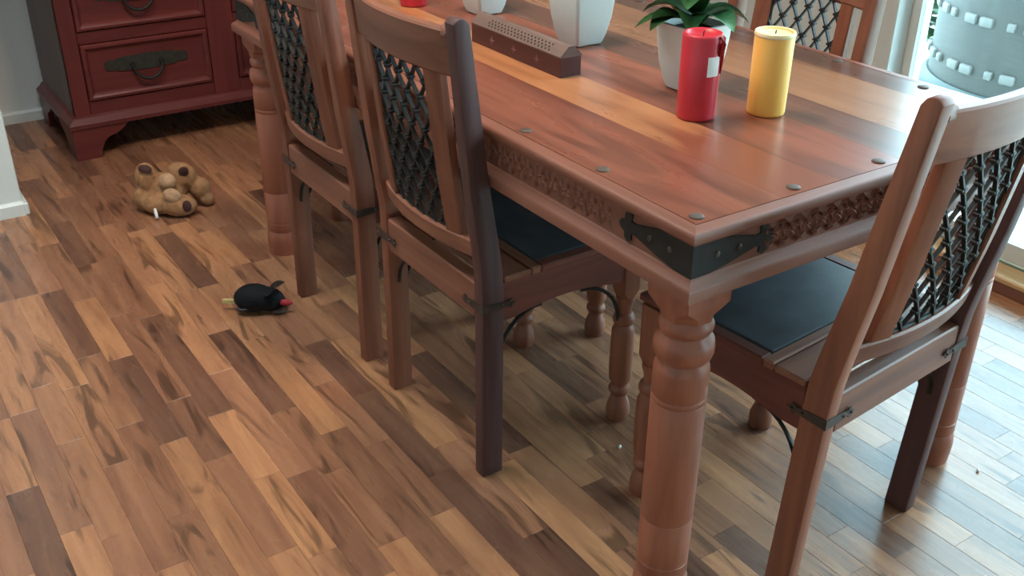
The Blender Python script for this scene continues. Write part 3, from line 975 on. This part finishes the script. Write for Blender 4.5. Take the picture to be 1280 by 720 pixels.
# face frame: stiles and rails
for x0_, x1_ in ((-CW, -CW + 0.055), (-0.05, 0.05), (CW - 0.055, CW)):
    box('stile', (x0_, x1_, -0.004, 0.018, CZ0, CZ1), 'chest_z', chest, 0.002)
rows = [(0.205, 0.405), (0.452, 0.652), (0.699, 0.899)]
rails = [(CZ0, 0.203), (0.407, 0.450), (0.654, 0.697), (0.901, CZ1)]
for za, zb in rails:
    for x0_, x1_ in ((-CW + 0.056, -0.051), (0.051, CW - 0.056)):
        box('rail', (x0_, x1_, -0.003, 0.017, za, zb), 'chest_x', chest, 0.002)
def drawer(xa, xb, za, zb):
    bm = bmesh.new()
    # front panel: raised rim moulding, sunk field
    w = 0.030
    def ring(i, y):
        return [(xa + i, y, za + i), (xb - i, y, za + i), (xb - i, y, zb - i), (xa + i, y, zb - i)]
    sections_bm(bm, [ring(0, 0.015), ring(0, -0.004), ring(0.004, -0.010), ring(0.012, -0.011), ring(0.018, -0.006), ring(0.024, 0.002), ring(w, 0.003)], True, True)
    d = link('drawer', bm_mesh(bm, 'drawer'), 'chest_x', chest)
    cx = (xa + xb) / 2 - 0.005; cz = (za + zb) / 2 + 0.015
    # handle plate with lobed ends
    up = [(-0.150, 0.0), (-0.146, 0.014), (-0.128, 0.020), (-0.112, 0.015), (-0.10, 0.024), (-0.05, 0.026), (0, 0.029), (0.05, 0.026), (0.10, 0.024), (0.112, 0.015), (0.128, 0.020), (0.146, 0.014), (0.150, 0.0)]
    poly = up + [(a, -b) for a, b in up[::-1][1:-1]]
    bm = bmesh.new()
    prism_bm(bm, [(cx + a, cz + b) for a, b in poly], -0.001, 0.006, 'y')
    pl = link('handle_plate', bm_mesh(bm, 'handle_plate'), 'plate', d)
    bm = bmesh.new()
    pts = [Vector((cx + 0.052 * math.cos(a), -0.012 - 0.010 * math.sin(a), cz - 0.008 - 0.052 * math.sin(a))) for a in [PI * k / 16 for k in range(17)]]
    tube_bm(bm, pts, [0.004 + 0.0025 * math.sin(PI * k / 16) for k in range(17)], 8)
    for s in (-1, 1):
        tube_bm(bm, [(cx + s * 0.052, 0.004, cz - 0.006), (cx + s * 0.052, -0.016, cz - 0.006)], 0.009, 10)
    link('bail_handle', autosmooth(bm_mesh(bm, 'bail_handle'), 50), 'iron', d)
for za, zb in rows:
    drawer(-CW + 0.058, -0.053, za, zb)
    drawer(0.053, CW - 0.058, za, zb)
# plinth moulding and bracket feet
pm_prof = [(0.0, 0.158), (-0.008, 0.155), (-0.014, 0.146), (-0.022, 0.140), (-0.030, 0.132), (-0.030, 0.118), (0.0, 0.118)]
bm = bmesh.new()
rings = []
for cxx, cyy, sx, sy in ((-CW, CD, 1, 0), (-CW, 0, 1, 1), (CW, 0, -1, 1), (CW, CD, -1, 0)):
    rings.append([(cxx + sx * d, cyy + sy * d, z) for d, z in pm_prof])
sections_bm(bm, rings)
link('plinth_moulding', autosmooth(bm_mesh(bm, 'plinth_moulding'), 40), 'chest_x', chest)
def foot_poly(s, x_out, L_=0.155):
    # outline in (along, z): tall at the corner, ogee cut inwards
    p = [(x_out, 0.0), (x_out + s * 0.085, 0.0), (x_out + s * 0.092, 0.03), (x_out + s * 0.105, 0.058), (x_out + s * 0.125, 0.074), (x_out + s * 0.150, 0.080), (x_out + s * 0.175, 0.094), (x_out + s * 0.20, 0.119), (x_out, 0.119)]
    return p
for s, xo in ((1, -CW - 0.024), (-1, CW + 0.024)):
    bm = bmesh.new()
    prism_bm(bm, foot_poly(s, xo), -0.024, 0.0, 'y')
    prism_bm(bm, [(a, b) for a, b in foot_poly(1, 0.0005)], min(xo, xo + s * 0.022), max(xo, xo + s * 0.022), 'x')
    prism_bm(bm, [(a, b) for a, b in foot_poly(-1, CD)], min(xo, xo + s * 0.022), max(xo, xo + s * 0.022), 'x')
    link('bracket_foot', bm_mesh(bm, 'bracket_foot'), 'chest_x', chest)

# ------------------------------------------------------------------ things on the table
TZ = 0.7702
def pillar_candle(loc, r, h, mat, rim, label, cat='candle'):
    c = empty('pillar_candle', loc)
    tag(c, label, cat, None)
    w = 0.0035
    lathe('wax_body', [(r - 0.004, 0), (r - 0.001, 0.0015), (r, 0.006), (r + 0.001, h - 0.006), (r - 0.0005, h - 0.0015), (r - 0.0025, h), (r - 0.0055, h - 0.0012), (r - 0.009, h - 0.005), (r * 0.3, h - 0.0075), (0.001, h - 0.0075)], mat, c, 40, ang=60)
    tube('wick', [(0, 0, h - 0.009), (0.001, 0, h - 0.001), (0.003, 0.001, h + 0.002)], 0.0012, 'wick', c, 6)
    return c
VD = Vector((0.70, 0.71, 0)).normalized()
rc = pillar_candle((0.349, 0.377, TZ), 0.0355, 0.155, 'red_wax', None, 'tall red pillar candle with a small white label, in front of the plant')
# paper label wrapped on the right upper side
def wrap_patch(r, a0, a1, z0, z1, th=0.0006):
    bm = bmesh.new()
    rings = []
    for k in range(7):
        a = a0 + (a1 - a0) * k / 6
        rings.append([((r) * math.cos(a), (r) * math.sin(a), z0), ((r + th) * math.cos(a), (r + th) * math.sin(a), z0), ((r + th) * math.cos(a), (r + th) * math.sin(a), z1), (r * math.cos(a), r * math.sin(a), z1)])
    sections_bm(bm, rings)
    return bm_mesh(bm, 'paper_label', False)
a_cam = math.atan2(-0.71, -0.70)
link('paper_label', autosmooth(wrap_patch(0.0368, a_cam + 0.36, a_cam + 1.02, 0.084, 0.119), 30), 'paper', rc)
# drips and softened rim
bm = bmesh.new()
a = a_cam + 1.05
rr = 0.0372
dr = Vector((math.cos(a), math.sin(a), 0))
tube_bm(bm, [dr * (rr - 0.006) + Vector((0, 0, 0.154)), dr * (rr + 0.002) + Vector((0, 0, 0.152)), dr * (rr + 0.005) + Vector((0, 0, 0.140)), dr * (rr + 0.003) + Vector((0, 0, 0.126)), dr * rr + Vector((0, 0, 0.118))], [0.003, 0.0045, 0.005, 0.0045, 0.002], 8)
a = a_cam + 1.3
dr = Vector((math.cos(a), math.sin(a), 0))
tube_bm(bm, [dr * rr + Vector((0, 0, 0.150)), dr * (rr + 0.001) + Vector((0, 0, 0.11)), dr * rr + Vector((0, 0, 0.085))], [0.004, 0.003, 0.001], 8)
link('wax_drip', autosmooth(bm_mesh(bm, 'wax_drip'), 60), 'red_dark', rc)
for (ax, ay) in ((-0.012, -0.034), (0.018, -0.040)):
    pass
yc = pillar_candle((0.474, 0.324, TZ), 0.0350, 0.150, 'yel_wax', None, 'yellow pillar candle with a painted-lit pale rim standing near the table end')
lathe('painted_lit_rim', [(0.0358, 0.1435), (0.0366, 0.1445), (0.0370, 0.1475), (0.0360, 0.1515), (0.0335, 0.1515), (0.0315, 0.149), (0.024, 0.1468), (0.002, 0.1462)], 'lit_rim_wax', yc, 40, ang=60)  # thin rim with the lit, translucent look put into its colour
pillar_candle((0.335, 1.405, TZ), 0.034, 0.15, 'red_wax', None, 'red pillar candle far down the table beyond the chair back')

# white square pots
def square_ring(h, r, z, n=5):
    pts = []
    for q in range(4):
        a0 = q * PI / 2
        cx = (h - r) * (1 if q in (0, 3) else -1); cy = (h - r) * (1 if q in (0, 1) else -1)
        for k in range(n):
            a = a0 + PI / 2 * k / (n - 1)
            pts.append((cx + r * math.cos(a), cy + r * math.sin(a), z))
    return pts
def make_pot(loc, label, rz, s=1.0, plant=0):
    p = empty('potted_plant' if plant else 'plant_pot', loc, rz)
    tag(p, label, 'potted plant' if plant else 'plant pot')
    bm = bmesh.new()
    hb, ht, H = 0.034 * s, 0.053 * s, 0.130 * s
    prof = [(hb - 0.004, 0.0), (hb, 0.003), (hb + 0.006 * s, 0.022 * s), (hb + 0.0125 * s, 0.055 * s), (ht - 0.002, 0.10 * s), (ht, H - 0.001), (ht - 0.0015, H), (ht - 0.005, H), (ht - 0.006, H - 0.002), (ht - 0.010, H - 0.03)]
    sections_bm(bm, [square_ring(h, 0.008, z) for h, z in prof])
    link('pot', autosmooth(bm_mesh(bm, 'pot'), 35), 'ceramic', p)
    bm = bmesh.new()
    sections_bm(bm, [square_ring(ht - 0.0085, 0.006, H - 0.024), square_ring(ht - 0.0075, 0.006, H - 0.014)])
    link('soil', bm_mesh(bm, 'soil'), 'soil', p)
    return p, H
p1, H1 = make_pot((0.455, 0.512, TZ), 'white tapered square pot with broad green leaves behind the red candle', 0.05, 1.0, 1)
p2, H2 = make_pot((0.478, 0.895, TZ), 'white tapered square pot beside the incense box, middle of the three pots', 0.02, 1.08, 1)
p3, H3 = make_pot((0.445, 1.245, TZ), 'white tapered square pot farthest along the table', 0.02, 1.0, 1)
lms = [leaf_mesh(0.12, 0.066, 0.95, 1.7, 0.4, 9), leaf_mesh(0.110, 0.074, 0.8, 1.5, 0.4, 9), leaf_mesh(0.10, 0.055, 1.2, 1.0, 0.35, 9), leaf_mesh(0.14, 0.055, 0.62, 1.1, 0.3, 9)]
def foliage(p, H, spec):
    tube('stem', [(0, 0, H - 0.02), (0, 0, H + 0.05)], [0.010, 0.006], 'leaf2', p, 8)
    for (az, k, z, sc, tilt) in spec:
        o = link('leaf', lms[k], ('leaf', 'leaf', 'leaf2', 'leaf')[k], p, (0.004 * math.cos(az), 0.004 * math.sin(az), H + z), (0, tilt, az))
        o.scale = (sc, sc, sc)
sp = []
for k in range(7):
    sp.append((k * 2 * PI / 7 + 0.25, 1 if k % 2 else 0, -0.006 + 0.004 * (k % 3), 0.95, 0.15))
for k in range(6):
    sp.append((k * 2 * PI / 6 + 0.6, 0 if k % 2 else 2, 0.015, 0.95, -0.1))
for k in range(5):
    sp.append((k * 2 * PI / 5 + 0.1, 2, 0.035, 0.85, -0.3))
sp.append((math.atan2(0.5582, -0.8297) + 0.1, 3, 0.0, 0.85, 0.2))
foliage(p1, H1, sp)
up_sp = [(k * 2 * PI / 7, 2, 0.01, 1.0, -0.25) for k in range(7)] + [(k * 2 * PI / 5 + 0.3, 2, 0.03, 0.9, -0.4) for k in range(5)]
foliage(p2, H2, up_sp)
foliage(p3, H3, up_sp)

# incense box: house-shaped, pierced lid, inlaid stars
inc = empty('incense_box', (0.303, 0.865, TZ), 0.0)
tag(inc, 'long dark wooden incense box with a pierced sloping lid', 'incense box')
IL, IW, IH, IR = 0.335 / 2, 0.026, 0.040, 0.062
bm = bmesh.new()
prism_bm(bm, [(-IW, 0), (IW, 0), (IW, IH), (-IW, IH)], -IL, IL, 'y')
link('box_body', bm_mesh(bm, 'box_body'), 'incense', inc)
bm = bmesh.new()
prism_bm(bm, [(-IW - 0.001, IH + 0.0003), (IW + 0.001, IH + 0.0003), (IW + 0.001, IH + 0.003), (0.007, IR), (-0.007, IR), (-IW - 0.001, IH + 0.003)], -IL - 0.001, IL + 0.001, 'y')
lid = link('lid', bm_mesh(bm, 'lid'), 'incense_lid', inc)
sl = math.atan2(IR - IH - 0.003, IW + 0.001 - 0.007)
bm = bmesh.new()
lathe_bm(bm, [(0.0021, 0), (0.0021, 0.0008)], 8)
hm = bm_mesh(bm, 'lid_hole')
for i in range(19):
    for j in range(3):
        t = 0.25 + 0.25 * j
        x = -(IW + 0.001) + (IW + 0.001 - 0.007) * t
        z = IH + 0.003 + (IR - IH - 0.003) * t
        y = -IL + 0.045 + i * 0.0125 + (0.006 if j % 2 else 0)
        link('lid_hole', hm, 'hole', lid, (x, y, z - 0.0002), (0, -sl, 0))
def star_poly(r, n=4, q=0.35):
    return [((r if k % 2 == 0 else r * q) * math.cos(PI * k / n), (r if k % 2 == 0 else r * q) * math.sin(PI * k / n)) for k in range(2 * n)]
for y in (0.085, 0.0, -0.085):
    bm = bmesh.new()
    prism_bm(bm, [(y + a, 0.020 + b) for a, b in star_poly(0.010, 4)], -IW - 0.0008, -IW + 0.0005, 'x')
    link('star_inlay', bm_mesh(bm, 'star_inlay'), 'inlay', inc)

# ------------------------------------------------------------------ toys on the floor
def blob(bm, c, r, rot=(0, 0, 0), seg=16):
    q = bmesh.ops.create_uvsphere(bm, u_segments=seg, v_segments=seg // 2 + 2, radius=1.0)
    mt = Matrix.Translation(Vector(c)) @ Matrix.Rotation(rot[2], 4, 'Z') @ Matrix.Rotation(rot[1], 4, 'Y') @ Matrix.Rotation(rot[0], 4, 'X') @ Matrix.Diagonal((*r, 1))
    bmesh.ops.transform(bm, matrix=mt, verts=q['verts'])
def remeshed(name, bm, mat, parent, vox=0.006, it=6):
    me = bm_mesh(bm, name, True)
    o = link(name, me, mat, parent)
    md = o.modifiers.new('remesh', 'REMESH'); md.mode = 'VOXEL'; md.voxel_size = vox; md.use_smooth_shade = True
    sm = o.modifiers.new('smooth', 'SMOOTH'); sm.factor = 0.6; sm.iterations = it
    return o
# local frame of the plush: x = picture right, y = away from camera, z = up
bear = empty('plush_toy', (-0.125, 2.235, 0), math.atan2(-0.558, 0.830))
tag(bear, 'tan plush toy with dark brown soles lying on the floor before the chest', 'plush toy')
bm = bmesh.new()
blob(bm, (-0.03, 0.02, 0.060), (0.075, 0.06, 0.060))            # body
blob(bm, (-0.070, 0.003, 0.104), (0.040, 0.038, 0.060), (0.1, -0.1, 0))   # raised left leg
blob(bm, (-0.088, 0.0, 0.045), (0.034, 0.044, 0.045))
blob(bm, (0.030, 0.033, 0.108), (0.050, 0.038, 0.044), (0, 0.3, 0))   # raised right leg
blob(bm, (0.080, 0.045, 0.058), (0.036, 0.034, 0.040))
blob(bm, (0.100, 0.040, 0.024), (0.026, 0.026, 0.024))
blob(bm, (0.035, -0.045, 0.036), (0.058, 0.036, 0.036), (0, 0, 0.15))  # lower right leg
blob(bm, (-0.03, -0.03, 0.035), (0.06, 0.04, 0.035))
body = remeshed('plush_body', bm, 'plush', bear, 0.006, 5)
bm = bmesh.new(); blob(bm, (0.000, -0.020, 0.108), (0.029, 0.027, 0.028))
remeshed('tail_ball', bm, 'plush2', bear, 0.005, 3)
bm = bmesh.new(); blob(bm, (0.022, -0.062, 0.076), (0.030, 0.017, 0.026), (0, 0.35, 0.1))
remeshed('arm', bm, 'plush2', bear, 0.005, 3)
def sole(c, r, rot):
    bm = bmesh.new(); blob(bm, c, r, rot, 14)
    link('sole_patch', bm_mesh(bm, 'sole_patch', True), 'plush_dark', bear)
sole((-0.063, -0.024, 0.152), (0.022, 0.014, 0.007), (0.6, 0.25, 0))
sole((0.050, 0.000, 0.134), (0.016, 0.008, 0.019), (0.3, 0.2, 0.3))
sole((0.068, -0.070, 0.044), (0.014, 0.009, 0.020), (0, -0.1, 0.5))
bm = bmesh.new()
tube_bm(bm, [(-0.036, -0.068, 0.034), (-0.032, -0.078, 0.022), (-0.028, -0.083, 0.010), (-0.034, -0.086, 0.004)], [0.004, 0.006, 0.006, 0.002], 6)
link('care_tag', bm_mesh(bm, 'care_tag', True), 'tag', bear)

mouse = empty('toy_mouse', (-0.138, 1.455, 0), math.atan2(-0.558, 0.830))
tag(mouse, 'small black toy animal with red snout and yellow tail on the floor', 'toy')
bm = bmesh.new()
blob(bm, (-0.016, 0, 0.038), (0.056, 0.044, 0.038), (0, 0.0, 0))
blob(bm, (0.022, 0, 0.035), (0.044, 0.036, 0.032), (0, 0.15, 0))
blob(bm, (0.046, 0, 0.027), (0.024, 0.022, 0.019))
remeshed('toy_body', bm, 'toy_black', mouse, 0.004, 5)
def ear(y, az, mat='toy_ear'):
    me = leaf_mesh(0.050, 0.040, 0.55, 0.25, 0.25, 7)
    link('ear', me, mat, mouse, (0.022, y, 0.053), (0, 0, az))
ear(0.012, 0.25); ear(-0.018, -0.5, 'toy_black')
bm = bmesh.new()
tube_bm(bm, [(0.050, -0.014, 0.034), (0.064, -0.014, 0.032), (0.078, -0.012, 0.030), (0.088, -0.010, 0.029)], [0.005, 0.009, 0.008, 0.003], 10)
link('snout', autosmooth(bm_mesh(bm, 'snout'), 60), 'toy_red', mouse)
bm = bmesh.new()
box_bm(bm, -0.104, -0.066, -0.004, 0.004, 0.018, 0.034, 0.003)
link('tail', bm_mesh(bm, 'tail'), 'toy_yel', mouse)
bm = bmesh.new()
tube_bm(bm, [(-0.060, -0.024, 0.018), (-0.048, -0.034, 0.020), (-0.028, -0.040, 0.024)], 0.0022, 6)
link('stitching', bm_mesh(bm, 'stitching', True), 'toy_grey', mouse)
bm = bmesh.new()
blob(bm, (0.050, -0.020, 0.007), (0.020, 0.010, 0.007)); 
link('foot', bm_mesh(bm, 'foot', True), 'toy_ear', mouse)
bm = bmesh.new()
blob(bm, (0.050, 0.020, 0.007), (0.020, 0.010, 0.007)); 
link('foot', bm_mesh(bm, 'foot', True), 'toy_ear', mouse)

# crumbs on the floor
for k, (x, y, lab) in enumerate(((0.8766, -0.0386, 'tiny white crumb on the floor beside the right table leg'), (0.2869, 0.4475, 'tiny white crumb on the floor under the table'))):
    bm = bmesh.new(); blob(bm, (0, 0, 0.003), (0.006, 0.0035, 0.003), (0, 0, 0.6), 8)
    tag(link('crumb', bm_mesh(bm, 'crumb', True), 'crumb', None, (x, y, 0)), lab, 'crumb')

# ------------------------------------------------------------------ ceiling lamp over the table (above the frame)
lamp = empty('ceiling_lamp', (0.16, 1.0, 2.5))
tag(lamp, 'round flush ceiling lamp above the dining table', 'lamp')
lathe('lamp_base', [(0.02, -0.001), (0.20, -0.001), (0.20, -0.02), (0.185, -0.03), (0.02, -0.03)][::-1], 'white', lamp, 40)
M['lamp_glow'] = plain('lamp_diffuser', (0.9, 0.85, 0.75), 0.5, noise_amt=0.01)
gb = M['lamp_glow'].node_tree.nodes['Principled BSDF']
gb.inputs['Emission Color'].default_value = (1.0, 0.82, 0.62, 1)
gb.inputs['Emission Strength'].default_value = 2.0
lathe('diffuser', [(0.18, -0.030), (0.178, -0.045), (0.16, -0.062), (0.12, -0.074), (0.06, -0.080), (0.003, -0.081)][::-1], 'lamp_glow', lamp, 40)
ld = bpy.data.lights.new('lamp_light', 'AREA')
ld.shape = 'DISK'; ld.size = 0.30; ld.energy = 19.0; ld.color = (1.0, 0.80, 0.60)
lo = bpy.data.objects.new('lamp_light', ld); C.objects.link(lo)
lo.parent = lamp; lo.location = (0, 0, -0.09)
